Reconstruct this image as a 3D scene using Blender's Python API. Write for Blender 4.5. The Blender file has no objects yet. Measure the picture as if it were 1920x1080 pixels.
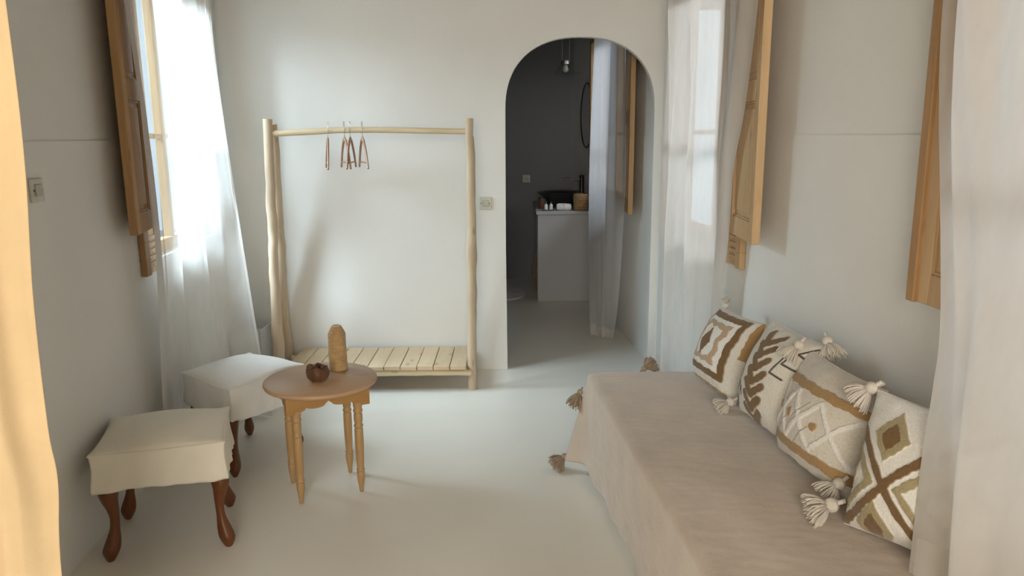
import bpy, bmesh, math, random
import numpy as np
from mathutils import Vector, Matrix, noise as mnoise

random.seed(7)
rng = np.random.default_rng(7)
SC = bpy.context.scene
COL = SC.collection

# ------------------------------------------------------------------ camera
CAM_H = 1.5
pitch = math.radians(11.31); roll = math.radians(0.44)
F = Vector((0, math.cos(pitch), -math.sin(pitch)))
U0 = Vector((0, math.sin(pitch), math.cos(pitch))); R0 = Vector((1, 0, 0))
Rv = math.cos(roll)*R0 - math.sin(roll)*U0
Uv = math.cos(roll)*U0 + math.sin(roll)*R0
cam_data = bpy.data.cameras.new('camera')
cam_data.sensor_width = 36; cam_data.lens = 1425/1920*36
cam_data.clip_start = 0.05; cam_data.clip_end = 100
cam = bpy.data.objects.new('camera', cam_data); COL.objects.link(cam)
M3 = Matrix((Rv, Uv, -F)).transposed()
cam.matrix_world = Matrix.Translation((0, 0, CAM_H)) @ M3.to_4x4()
SC.camera = cam

# ------------------------------------------------------------------ colour management, sky, daylight
SC.view_settings.view_transform = 'Standard'
SC.view_settings.look = 'None'
SC.view_settings.gamma = 1.0
SC.view_settings.use_curve_mapping = False
SC.view_settings.exposure = 0.08

world = bpy.data.worlds.new('overcast_sky'); SC.world = world
world.use_nodes = True
wn = world.node_tree.nodes; wl = world.node_tree.links
bg = wn['Background']; bg.inputs['Color'].default_value = (0.64, 0.84, 1.0, 1); bg.inputs['Strength'].default_value = 1.9

def wall_x_left(y):  return -1.771 - 0.0855*(y - 4.786)
def wall_x_right(y): return 0.933 - 0.09*(y - 4.80)
DL = Vector((0.0855, -1, 0)).normalized(); NL = Vector((1, 0.0855, 0)).normalized()
DR = Vector((0.09, -1, 0)).normalized();   NR = Vector((-1, -0.09, 0)).normalized()

def area(name, loc, target, sx, sy, power, color):
    d = bpy.data.lights.new(name, 'AREA'); d.shape = 'RECTANGLE'
    d.size = sx; d.size_y = sy; d.energy = power; d.color = color
    o = bpy.data.objects.new(name, d); COL.objects.link(o)
    o.location = loc
    v = Vector(target) - Vector(loc)
    o.rotation_euler = v.to_track_quat('-Z', 'Y').to_euler()
    return o
# daylight falling in through the four windows and the open doorway behind the camera
area('daylight_left_window', (-3.1, 3.6, 3.1), (-1.1, 3.8, 1.0), 2.2, 1.9, 760, (0.72, 0.88, 1.0))
area('daylight_middle_window', (2.3, 3.7, 2.9), (0.9, 3.95, 1.1), 1.3, 1.3, 66, (1.0, 0.95, 0.92))
area('daylight_near_window', (2.5, 1.3, 2.9), (1.1, 1.35, 1.1), 1.3, 1.3, 52, (1.0, 0.97, 0.93))
area('daylight_bathroom_window', (2.0, 6.2, 2.8), (0.8, 6.3, 1.2), 1.0, 1.2, 44, (0.80, 0.86, 1.0))
area('daylight_doorway', (-0.25, -2.4, 1.8), (0.0, 2.6, 0.1), 1.4, 1.9, 90, (1.0, 0.88, 0.70))

# ------------------------------------------------------------------ materials
def new_mat(name):
    m = bpy.data.materials.new(name); m.use_nodes = True
    nt = m.node_tree; b = nt.nodes['Principled BSDF']
    return m, nt, b
def coord(nt, scale=(1, 1, 1), kind='Object', rot=(0, 0, 0)):
    tc = nt.nodes.new('ShaderNodeTexCoord'); mp = nt.nodes.new('ShaderNodeMapping')
    mp.inputs['Scale'].default_value = scale; mp.inputs['Rotation'].default_value = rot
    nt.links.new(tc.outputs[kind], mp.inputs['Vector'])
    return mp.outputs['Vector']
def noise_tex(nt, vec, scale, detail=4, rough=0.55, dist=0.0):
    n = nt.nodes.new('ShaderNodeTexNoise')
    n.inputs['Scale'].default_value = scale; n.inputs['Detail'].default_value = detail
    n.inputs['Roughness'].default_value = rough; n.inputs['Distortion'].default_value = dist
    nt.links.new(vec, n.inputs['Vector']); return n
def ramp(nt, fac, stops):
    r = nt.nodes.new('ShaderNodeValToRGB'); e = r.color_ramp.elements
    while len(e) < len(stops): e.new(0.5)
    for k, (p, c) in enumerate(stops):
        e[k].position = p; e[k].color = (c[0], c[1], c[2], 1)
    nt.links.new(fac, r.inputs['Fac']); return r.outputs['Color']
def bump(nt, b, height, strength=0.2, dist=0.01):
    n = nt.nodes.new('ShaderNodeBump'); n.inputs['Strength'].default_value = strength
    n.inputs['Distance'].default_value = dist
    nt.links.new(height, n.inputs['Height']); nt.links.new(n.outputs['Normal'], b.inputs['Normal'])
    return n

def mat_plaster(name, c, rough=0.75, vary=0.03, bs=0.25):
    m, nt, b = new_mat(name)
    v = coord(nt)
    n = noise_tex(nt, v, 1.7, 5)
    lo = [x*(1-vary) for x in c]; hi = [min(1, x*(1+vary)) for x in c]
    nt.links.new(ramp(nt, n.outputs['Fac'], [(0.3, lo), (0.7, hi)]), b.inputs['Base Color'])
    b.inputs['Roughness'].default_value = rough
    n2 = noise_tex(nt, v, 9, 6, 0.6)
    bump(nt, b, n2.outputs['Fac'], bs, 0.01)
    return m
def mat_wood(name, light, dark, axis='Z', scale=1.0, knots=0.5, rough=0.55):
    m, nt, b = new_mat(name)
    s = {'X': (0.12, 1, 1), 'Y': (1, 0.12, 1), 'Z': (1, 1, 0.12)}[axis]
    s = tuple(k*scale for k in s)
    v = coord(nt, s)
    n = noise_tex(nt, v, 22, 5, 0.6, 1.2)
    big = noise_tex(nt, v, 5, 3, 0.5, 0.8)
    c1 = ramp(nt, n.outputs['Fac'], [(0.28, dark), (0.62, light)])
    c2 = ramp(nt, big.outputs['Fac'], [(0.30, [x*0.80 for x in light]), (0.70, [min(1, x*1.06) for x in light])])
    mx = nt.nodes.new('ShaderNodeMix'); mx.data_type = 'RGBA'; mx.inputs['Factor'].default_value = 0.5
    nt.links.new(c1, mx.inputs['A']); nt.links.new(c2, mx.inputs['B'])
    # knots: sparse dark ovals
    kv = coord(nt, tuple(k*scale for k in {'X': (0.45, 1, 1), 'Y': (1, 0.45, 1), 'Z': (1, 1, 0.45)}[axis]))
    vo = nt.nodes.new('ShaderNodeTexVoronoi'); vo.inputs['Scale'].default_value = 9
    nt.links.new(kv, vo.inputs['Vector'])
    kf = ramp(nt, vo.outputs['Distance'], [(0.0, (knots, knots, knots)), (0.09, (knots*0.7,)*3), (0.16, (0, 0, 0))])
    mk = nt.nodes.new('ShaderNodeMix'); mk.data_type = 'RGBA'
    nt.links.new(kf, mk.inputs['Factor']); nt.links.new(mx.outputs['Result'], mk.inputs['A'])
    mk.inputs['B'].default_value = (dark[0]*0.45, dark[1]*0.38, dark[2]*0.3, 1)
    nt.links.new(mk.outputs['Result'], b.inputs['Base Color'])
    b.inputs['Roughness'].default_value = rough
    bump(nt, b, n.outputs['Fac'], 0.15, 0.003)
    return m
def mat_fabric(name, c, vary=0.06, scale=260, bs=0.25, rough=0.95, big=5.0, sheen=0.2):
    m, nt, b = new_mat(name)
    v = coord(nt)
    n = noise_tex(nt, v, big, 5, 0.6)
    nt.links.new(ramp(nt, n.outputs['Fac'], [(0.3, [x*(1-vary) for x in c]), (0.7, [min(1, x*(1+vary)) for x in c])]), b.inputs['Base Color'])
    b.inputs['Roughness'].default_value = rough
    b.inputs['Sheen Weight'].default_value = sheen
    n2 = noise_tex(nt, v, scale, 2, 0.5)
    bump(nt, b, n2.outputs['Fac'], bs, 0.002)
    return m
def mat_plain(name, c, rough=0.5, metal=0.0, ns=40, vary=0.08):
    m, nt, b = new_mat(name)
    n = noise_tex(nt, coord(nt), ns, 3)
    nt.links.new(ramp(nt, n.outputs['Fac'], [(0.3, [x*(1-vary) for x in c]), (0.7, [min(1, x*(1+vary)) for x in c])]), b.inputs['Base Color'])
    b.inputs['Roughness'].default_value = rough; b.inputs['Metallic'].default_value = metal
    return m
def mat_sheer(name, c, transp, transl, tint=(1, 1, 1)):
    m = bpy.data.materials.new(name); m.use_nodes = True
    nt = m.node_tree; nt.nodes.clear()
    out = nt.nodes.new('ShaderNodeOutputMaterial')
    tr = nt.nodes.new('ShaderNodeBsdfTransparent'); tr.inputs['Color'].default_value = (*tint, 1)
    tl = nt.nodes.new('ShaderNodeBsdfTranslucent'); df = nt.nodes.new('ShaderNodeBsdfDiffuse')
    v = coord(nt, (1, 1, 0.3))
    n = noise_tex(nt, v, 30, 4)
    col = ramp(nt, n.outputs['Fac'], [(0.3, [x*0.95 for x in c]), (0.7, c)])
    nt.links.new(col, tl.inputs['Color']); nt.links.new(col, df.inputs['Color'])
    bp = nt.nodes.new('ShaderNodeBump'); bp.inputs['Strength'].default_value = 0.25; bp.inputs['Distance'].default_value = 0.01
    n3 = noise_tex(nt, coord(nt, (1, 1, 0.15)), 14, 3, 0.5, 0.5)
    nt.links.new(n3.outputs['Fac'], bp.inputs['Height'])
    nt.links.new(bp.outputs['Normal'], df.inputs['Normal']); nt.links.new(bp.outputs['Normal'], tl.inputs['Normal'])
    m1 = nt.nodes.new('ShaderNodeMixShader'); m1.inputs['Fac'].default_value = transl
    nt.links.new(df.outputs[0], m1.inputs[1]); nt.links.new(tl.outputs[0], m1.inputs[2])
    m2 = nt.nodes.new('ShaderNodeMixShader'); m2.inputs['Fac'].default_value = transp
    nt.links.new(m1.outputs[0], m2.inputs[1]); nt.links.new(tr.outputs[0], m2.inputs[2])
    nt.links.new(m2.outputs[0], out.inputs['Surface'])
    return m
def mat_glass(name):
    m = bpy.data.materials.new(name); m.use_nodes = True
    nt = m.node_tree; nt.nodes.clear()
    out = nt.nodes.new('ShaderNodeOutputMaterial')
    tr = nt.nodes.new('ShaderNodeBsdfTransparent'); tr.inputs['Color'].default_value = (0.96, 0.98, 0.98, 1)
    gl = nt.nodes.new('ShaderNodeBsdfGlossy'); gl.inputs['Roughness'].default_value = 0.03
    lw = nt.nodes.new('ShaderNodeLayerWeight'); lw.inputs['Blend'].default_value = 0.5
    pw = nt.nodes.new('ShaderNodeMath'); pw.operation = 'POWER'; pw.inputs[1].default_value = 5
    nt.links.new(lw.outputs['Facing'], pw.inputs[0])
    fr = nt.nodes.new('ShaderNodeMath'); fr.operation = 'MULTIPLY_ADD'; fr.inputs[1].default_value = 0.30; fr.inputs[2].default_value = 0.03
    nt.links.new(pw.outputs[0], fr.inputs[0])
    mx = nt.nodes.new('ShaderNodeMixShader')
    nt.links.new(fr.outputs[0], mx.inputs['Fac']); nt.links.new(tr.outputs[0], mx.inputs[1]); nt.links.new(gl.outputs[0], mx.inputs[2])
    nt.links.new(mx.outputs[0], out.inputs['Surface'])
    return m
def mat_attr(name, rough=0.95):
    m, nt, b = new_mat(name)
    a = nt.nodes.new('ShaderNodeAttribute'); a.attribute_name = 'weave'
    n = noise_tex(nt, coord(nt), 180, 3, 0.7)
    r = ramp(nt, n.outputs['Fac'], [(0.25, (0.80, 0.80, 0.80)), (0.7, (1.06, 1.06, 1.06))])
    mx = nt.nodes.new('ShaderNodeMix'); mx.data_type = 'RGBA'; mx.blend_type = 'MULTIPLY'; mx.inputs['Factor'].default_value = 1
    nt.links.new(a.outputs['Color'], mx.inputs['A']); nt.links.new(r, mx.inputs['B'])
    nt.links.new(mx.outputs['Result'], b.inputs['Base Color'])
    b.inputs['Roughness'].default_value = rough; b.inputs['Sheen Weight'].default_value = 0.25
    n2 = noise_tex(nt, coord(nt), 300, 2)
    bump(nt, b, n2.outputs['Fac'], 0.3, 0.002)
    return m

M = {}
M['wall'] = mat_plaster('white_plaster', (0.80, 0.79, 0.76))
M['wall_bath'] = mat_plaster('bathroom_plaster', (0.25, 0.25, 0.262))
M['ceiling'] = mat_wood('low_bounce_boards', (0.27, 0.21, 0.15), (0.19, 0.14, 0.09), 'Y', 1.0, 0.3)  # ceiling out of view, wood kept dark to reduce bounce onto the walls
M['wall_rear'] = mat_plaster('low_bounce_plaster', (0.40, 0.36, 0.30))  # unseen rear wall, darkened so less light bounces back into the room
M['facade'] = mat_plaster('pink_render', (0.80, 0.66, 0.58))
M['ground'] = mat_plaster('street_paving', (0.35, 0.33, 0.30))
# floor: painted screed with a soft satin gloss
fm, nt, b = new_mat('painted_screed')
v = coord(nt)
n = noise_tex(nt, v, 1.4, 6, 0.6)
nt.links.new(ramp(nt, n.outputs['Fac'], [(0.3, (0.83, 0.80, 0.72)), (0.7, (0.88, 0.85, 0.78))]), b.inputs['Base Color'])
b.inputs['Roughness'].default_value = 0.38
b.inputs['Specular IOR Level'].default_value = 0.45
n2 = noise_tex(nt, v, 5, 4, 0.5); bump(nt, b, n2.outputs['Fac'], 0.10, 0.01)
M['floor'] = fm
M['pine'] = mat_wood('pine', (0.66, 0.45, 0.25), (0.46, 0.27, 0.12), 'Z', 1.0, 0.5)
M['pine_dark'] = mat_wood('aged_pine', (0.46, 0.27, 0.12), (0.28, 0.14, 0.05), 'Z', 1.0, 0.5)
M['log'] = mat_wood('debarked_log', (0.64, 0.51, 0.37), (0.47, 0.34, 0.21), 'Z', 1.2, 0.55, 0.7)
M['logx'] = mat_wood('debarked_rail', (0.70, 0.57, 0.38), (0.54, 0.40, 0.22), 'X', 1.2, 0.5, 0.7)
M['plank'] = mat_wood('shelf_plank_wood', (0.69, 0.53, 0.35), (0.56, 0.40, 0.23), 'Y', 1.0, 0.6, 0.6)
M['tabletop'] = mat_wood('table_top_wood', (0.54, 0.35, 0.21), (0.46, 0.28, 0.16), 'X', 0.8, 0.05, 0.4)
M['tableleg'] = mat_wood('turned_pine', (0.52, 0.33, 0.15), (0.38, 0.21, 0.08), 'Z', 1.0, 0.5, 0.45)
M['apron'] = mat_wood('varnished_pine', (0.42, 0.23, 0.075), (0.33, 0.16, 0.045), 'X', 1.0, 0.1, 0.45)
M['stoolleg'] = mat_wood('varnished_brown_wood', (0.17, 0.055, 0.014), (0.10, 0.030, 0.008), 'Z', 1.0, 0.0, 0.4)
M['hanger'] = mat_wood('hanger_wood', (0.42, 0.24, 0.15), (0.26, 0.13, 0.075), 'Y', 2.0, 0.0, 0.4)
M['cover'] = mat_fabric('cream_cotton', (0.86, 0.81, 0.70), 0.03, 200, 0.2, 0.9, 9)
M['cover_white'] = mat_fabric('white_cotton', (0.86, 0.85, 0.82), 0.03, 200, 0.2, 0.9, 9)
M['blanket'] = mat_fabric('beige_plush', (0.57, 0.475, 0.395), 0.09, 120, 0.4, 1.0, 7, 0.4)
M['mattress'] = mat_fabric('mattress_ticking', (0.78, 0.76, 0.72))
M['tassel'] = mat_fabric('tassel_yarn', (0.50, 0.43, 0.36), 0.15, 300, 0.3, 1.0, 40)
M['tassel_brown'] = mat_fabric('brown_tassel_yarn', (0.36, 0.27, 0.19), 0.2, 300, 0.3, 1.0, 40)
M['tassel_light'] = mat_fabric('cream_tassel_yarn', (0.68, 0.62, 0.55), 0.1, 300, 0.3, 1.0, 40)
M['sheer'] = mat_sheer('white_sheer', (0.92, 0.90, 0.88), 0.42, 0.40)
M['sheer_bath'] = mat_sheer('thin_sheer', (0.92, 0.92, 0.94), 0.22, 0.75)
M['voile'] = mat_sheer('fine_voile', (0.93, 0.90, 0.87), 0.13, 0.70)
M['muslin'] = mat_sheer('white_voile', (0.92, 0.90, 0.88), 0.10, 0.66)
M['sheer_thick'] = mat_sheer('white_muslin', (0.86, 0.83, 0.79), 0.16, 0.5)
M['ochre'] = mat_fabric('honey_linen', (0.76, 0.57, 0.34), 0.08, 200, 0.3, 0.9, 3)
M['glass'] = mat_glass('window_glass')
M['steel'] = mat_plain('steel_wire', (0.45, 0.44, 0.42), 0.35, 1.0)
M['dark'] = mat_plain('black_stoneware', (0.03, 0.03, 0.032), 0.3)
M['bronze'] = mat_plain('dark_bronze', (0.045, 0.04, 0.035), 0.35, 0.7)
M['plastic'] = mat_plain('ivory_plastic', (0.58, 0.56, 0.48), 0.4)
M['plastic_dim'] = mat_plain('beige_plastic', (0.44, 0.43, 0.35), 0.4)
M['bin'] = mat_plain('white_enamel', (0.62, 0.63, 0.62), 0.45)
M['rope'] = mat_fabric('natural_raffia', (0.52, 0.34, 0.16), 0.2, 150, 0.5, 0.85, 30)
M['rope_dark'] = mat_fabric('basket_weave', (0.33, 0.20, 0.09), 0.2, 150, 0.5, 0.85, 30)
M['pod'] = mat_fabric('dried_pod', (0.115, 0.045, 0.018), 0.4, 90, 0.6, 0.6, 25)
M['counter'] = mat_plaster('counter_plaster', (0.46, 0.46, 0.47))
M['towel'] = mat_fabric('white_towel', (0.82, 0.81, 0.80))
m_, nt, b = new_mat('mirror_glass'); b.inputs['Metallic'].default_value = 1; b.inputs['Roughness'].default_value = 0.02
nn = noise_tex(nt, coord(nt), 2); nt.links.new(ramp(nt, nn.outputs['Fac'], [(0, (0.8, 0.8, 0.8)), (1, (0.82, 0.82, 0.82))]), b.inputs['Base Color'])
M['mirror'] = m_

# ------------------------------------------------------------------ helpers
def link(name, me, mats, parent=None, smooth=True):
    o = bpy.data.objects.new(name, me); COL.objects.link(o)
    if not isinstance(mats, (list, tuple)): mats = [mats]
    for m in mats: me.materials.append(m)
    if smooth:
        for p in me.polygons: p.use_smooth = True
    if parent is not None: o.parent = parent
    return o
def obj(name, bm, mat, parent=None, smooth=False, bevel=0):
    bmesh.ops.recalc_face_normals(bm, faces=bm.faces)
    me = bpy.data.meshes.new(name); bm.to_mesh(me); bm.free()
    o = link(name, me, mat, parent, smooth)
    if bevel:
        md = o.modifiers.new('bevel', 'BEVEL'); md.width = bevel; md.segments = 2; md.limit_method = 'ANGLE'; md.angle_limit = math.radians(40)
    if smooth:
        md = o.modifiers.new('es', 'EDGE_SPLIT'); md.split_angle = math.radians(50)
    return o
def thing(name, label, cat, loc=(0, 0, 0), rz=0, group=None):
    o = bpy.data.objects.new(name, None); COL.objects.link(o)
    o.location = loc; o.rotation_euler = (0, 0, rz); o.empty_display_size = 0.05
    o['label'] = label; o['category'] = cat
    if group: o['group'] = group
    return o
def tag(o, label, cat, group=None):
    o['label'] = label; o['category'] = cat
    if group: o['group'] = group
    return o
def structure(o):
    o['kind'] = 'structure'; return o
def box(bm, lo, hi, mat4=None):
    vs = [bm.verts.new((x, y, z)) for x in (lo[0], hi[0]) for y in (lo[1], hi[1]) for z in (lo[2], hi[2])]
    if mat4 is not None:
        for v in vs: v.co = mat4 @ v.co
    for f in ((0,1,3,2),(4,6,7,5),(0,4,5,1),(2,3,7,6),(0,2,6,4),(1,5,7,3)):
        bm.faces.new([vs[i] for i in f])
def lathe(bm, prof, seg=32, mat4=None, wob=None):
    rings = []
    for (r, z) in prof:
        ring = []
        for k in range(seg):
            a = 2*math.pi*k/seg
            rr = r if wob is None else wob(r, z, a)
            p = Vector((rr*math.cos(a), rr*math.sin(a), z))
            if mat4 is not None: p = mat4 @ p
            ring.append(bm.verts.new(p))
        rings.append(ring)
    for i in range(len(rings)-1):
        for k in range(seg):
            bm.faces.new((rings[i][k], rings[i][(k+1) % seg], rings[i+1][(k+1) % seg], rings[i+1][k]))
    if prof[0][0] > 1e-5: bm.faces.new(rings[0][::-1])
    if prof[-1][0] > 1e-5: bm.faces.new(rings[-1])
def tube(bm, pts, rad, seg=8, cap=True):
    pts = [Vector(p) for p in pts]
    rads = rad if isinstance(rad, (list, tuple)) else [rad]*len(pts)
    rings = []
    up = Vector((0, 0, 1))
    t0 = (pts[1]-pts[0]).normalized()
    if abs(t0.dot(up)) > 0.9: up = Vector((1, 0, 0))
    a = (up - up.dot(t0)*t0).normalized()
    for i, p in enumerate(pts):
        t = (pts[min(i+1, len(pts)-1)] - pts[max(i-1, 0)]).normalized()
        a = (a - a.dot(t)*t).normalized(); bb = t.cross(a)
        rings.append([bm.verts.new(p + rads[i]*(math.cos(2*math.pi*k/seg)*a + math.sin(2*math.pi*k/seg)*bb)) for k in range(seg)])
    for i in range(len(rings)-1):
        for k in range(seg):
            bm.faces.new((rings[i][k], rings[i][(k+1) % seg], rings[i+1][(k+1) % seg], rings[i+1][k]))
    if cap:
        bm.faces.new(rings[0][::-1]); bm.faces.new(rings[-1])
def smoothpath(ctrl, n):
    """Catmull-Rom through control points."""
    P = [np.array(c, float) for c in ctrl]; P = [2*P[0]-P[1]] + P + [2*P[-1]-P[-2]]
    out = []
    m = len(P)-3
    for i in range(n):
        t = i/(n-1)*m; k = min(int(t), m-1); t -= k
        p0, p1, p2, p3 = P[k:k+4]
        out.append(0.5*((2*p1)+(-p0+p2)*t+(2*p0-5*p1+4*p2-p3)*t*t+(-p0+3*p1-3*p2+p3)*t**3))
    return out
def grid_mesh(name, V, mats, parent=None, attr=None, solid=0):
    """V: (n,m,3) array -> one quad sheet"""
    n, m = V.shape[:2]
    idx = np.arange(n*m).reshape(n, m)
    f = np.stack([idx[:-1, :-1], idx[1:, :-1], idx[1:, 1:], idx[:-1, 1:]], -1).reshape(-1, 4)
    me = bpy.data.meshes.new(name)
    me.from_pydata(V.reshape(-1, 3).tolist(), [], f.tolist()); me.update()
    o = link(name, me, mats, parent, True)
    if solid:
        md = o.modifiers.new('thickness', 'SOLIDIFY'); md.thickness = solid; md.offset = 0
    return o

# ------------------------------------------------------------------ room shell
CEIL = 2.75
def wall(name, P0, d, n, length, thick, openings, mat, zbot=0.0, ztop=CEIL, ledge=1.495):
    ts = sorted({0, length} | {o[0] for o in openings} | {o[1] for o in openings})
    zs = sorted({zbot, ztop} | ({ledge} if ledge else set()) | {o[2] for o in openings} | {o[3] for o in openings})
    bm = bmesh.new()
    Mx = Matrix((d, -n, Vector((0, 0, 1)))).transposed().to_4x4(); Mx.translation = Vector(P0)
    for a, b_ in zip(ts, ts[1:]):
        for c, e in zip(zs, zs[1:]):
            tm, zm = (a+b_)/2, (c+e)/2
            if any(o[0] < tm < o[1] and o[2] < zm < o[3] for o in openings): continue
            front = -0.006 if (ledge and zm < ledge) else 0.0
            box(bm, (a, front, c), (b_, thick, e), Mx)
    return structure(obj(name, bm, mat))
WT = 0.10
YB, YF, YBB = 4.79, -2.6, 8.0
PL = Vector((wall_x_left(YB), YB, 0)); PR = Vector((wall_x_right(YBB), YBB, 0))
tL = lambda y: (YB-y)*DL.length/abs(DL.y)
tR = lambda y: (YBB-y)/abs(DR.y)
WL = (3.36, 4.46); WM = (3.44, 4.52); WN = (0.85, 1.90); WB = (5.60, 6.92)
ZW = (0.95, 2.28)
wall('wall_left', PL, DL, NL, tL(YF), WT, [(tL(WL[1]), tL(WL[0]), *ZW)], M['wall'])
wall('wall_right', PR, DR, NR, tR(YF), WT,
     [(tR(WM[1]), tR(WM[0]), *ZW), (tR(WN[1]), tR(WN[0]), *ZW), (tR(WB[1]), tR(WB[0]), 1.0, ZW[1])], M['wall'])
# rear wall (behind the camera) with an open doorway for the daylight
wall('wall_front', Vector((-1.5, YF, 0)), Vector((1, 0, 0)), Vector((0, 1, 0)), 3.5, 0.2, [(0.3, 2.1, 0, 2.4)], M['wall_rear'], ledge=None)
# back wall with the arch
bm = bmesh.new()
xl, xr = PL.x - 0.02, wall_x_right(YB) + 0.02
aL, aR, zs_, zt = -0.033, 0.884, 1.65, 2.084
cx, hw = (aL+aR)/2, (aR-aL)/2
arch = [(aL, 0.0), (aL-0.004, 0.8), (aL, zs_)]
for k in range(1, 40):
    a = math.pi - math.pi*k/40
    c_, s_ = math.cos(a), math.sin(a)
    e_ = 2/2.35
    arch.append((cx + hw*math.copysign(abs(c_)**e_, c_), zs_ + (zt-zs_)*abs(s_)**e_))
arch += [(aR, zs_), (aR, 0.8), (aR, 0.0)]
TH = 0.06
def arch_face(y):
    A = [bm.verts.new((x, y, z)) for x, z in arch]
    outer = []
    for x, z in arch:
        if z < zs_+1e-6: outer.append((xl if x < cx else xr, z))
        else:
            t = (x-aL)/(aR-aL); outer.append((xl + t*(xr-xl), CEIL))
    Ov = [bm.verts.new((x, y, z)) for x, z in outer]
    cl = bm.verts.new((xl, y, CEIL)); cr = bm.verts.new((xr, y, CEIL))
    fs = []
    for i in range(len(A)-1):
        if abs(outer[i][1]-outer[i+1][1]) > 0.3 and outer[i][0] == xl: bm.faces.new((A[i], A[i+1], Ov[i+1], Ov[i])) if False else None
        vs = [A[i], A[i+1], Ov[i+1], Ov[i]]
        zi, zj = outer[i][1], outer[i+1][1]
        if (zi < CEIL) != (zj < CEIL):
            vs = [A[i], A[i+1], Ov[i+1], (cl if i < len(A)/2 else cr), Ov[i]]
        bm.faces.new(vs)
    return A
A1 = arch_face(YB); A2 = arch_face(YB+TH)
for i in range(len(A1)-1): bm.faces.new((A1[i], A2[i], A2[i+1], A1[i+1]))
structure(obj('wall_back', bm, M['wall']))
bm = bmesh.new(); box(bm, (-2.6, YF-0.2, -0.05), (3.0, YBB+0.2, 0)); structure(obj('floor', bm, M['floor']))
bm = bmesh.new(); box(bm, (-2.6, YF-0.2, CEIL), (3.0, YBB+0.2, CEIL+0.15)); structure(obj('ceiling', bm, M['ceiling']))
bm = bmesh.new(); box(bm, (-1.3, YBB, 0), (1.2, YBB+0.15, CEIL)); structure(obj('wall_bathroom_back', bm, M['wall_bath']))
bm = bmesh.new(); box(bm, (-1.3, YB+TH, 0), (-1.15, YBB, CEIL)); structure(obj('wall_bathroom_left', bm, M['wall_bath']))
# the street outside
bm = bmesh.new(); box(bm, (-14, -8, -0.5), (14, 16, -0.4)); structure(obj('ground', bm, M['ground']))
bm = bmesh.new(); box(bm, (4.6, -4, -0.4), (4.9, 12, 2.9)); structure(obj('wall_opposite', bm, M['facade']))

# ------------------------------------------------------------------ windows (structure) and shutters
def frame_mat(P, d, n):
    Mx = Matrix((d, n, Vector((0, 0, 1)))).transposed().to_4x4(); Mx.translation = P; return Mx
def window(idx, side, y0, y1, z0, z1, near_board=True):
    """local x along the wall away from the viewer, local y into the room"""
    if side == 'L': P = Vector((wall_x_left(y0), y0, 0)); d = -DL; n = NL
    else: P = Vector((wall_x_right(y0), y0, 0)); d = -DR; n = NR
    W = (y1-y0)/abs(d.y)
    Mx = frame_mat(P, d, n)
    root = bpy.data.objects.new('window_%d' % idx, None); COL.objects.link(root); root.matrix_world = Matrix.Identity(4)
    root['kind'] = 'structure'; root.empty_display_size = 0.05
    bm = bmesh.new()
    f = 0.06
    for lo, hi in (((0, -0.095, z0), (f, -0.045, z1)), ((W-f, -0.095, z0), (W, -0.045, z1)), ((f, -0.095, z0), (W-f, -0.045, z0+f)), ((f, -0.095, z1-f), (W-f, -0.045, z1)),
                   ((W/2-0.022, -0.09, z0+f), (W/2+0.022, -0.05, z1-f)), ((f, -0.085, 1.50), (W-f, -0.055, 1.525))):
        box(bm, lo, hi, Mx)
    obj('window_frame', bm, M['pine'], root, bevel=0.003)
    bm = bmesh.new(); box(bm, (f, -0.072, z0+f), (W-f, -0.068, z1-f), Mx); obj('window_pane', bm, M['glass'], root)
    # casing standing proud of the wall on the jambs and head
    bm = bmesh.new()
    for lo, hi in (((-0.055, 0.008, z0-0.05), (0.0, 0.035, z1+0.05)), ((W, 0.008, z0-0.05), (W+0.055, 0.035, z1+0.05)), ((0, 0.008, z1), (W, 0.035, z1+0.05))):
        box(bm, lo, hi, Mx)
    for zz in (z0+0.02, z0+0.10):
        box(bm, (-0.058, 0.006, zz), (0.001, 0.037, zz+0.006), Mx)
    obj('window_casing', bm, M['pine_dark'] if side == 'L' else M['pine'], root, bevel=0.003)
    if near_board:
        bm = bmesh.new()
        box(bm, (0.0, -0.01, z0-0.05), (0.15, 0.014, z1), Mx)
        for k in range(5):
            box(bm, (0.012, 0.012, z0-0.02+0.03*k), (0.115, 0.022, z0+0.0+0.03*k), Mx)
        box(bm, (0.12, 0.012, z0-0.05), (0.15, 0.024, z1), Mx)
        obj('window_jamb_board', bm, M['pine'], root, bevel=0.002)
    return root
window(1, 'L', *WL, *ZW)
window(2, 'R', *WM, *ZW)
window(3, 'R', *WN, *ZW, near_board=False)
window(4, 'R', *WB, 1.0, ZW[1], near_board=False)

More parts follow.
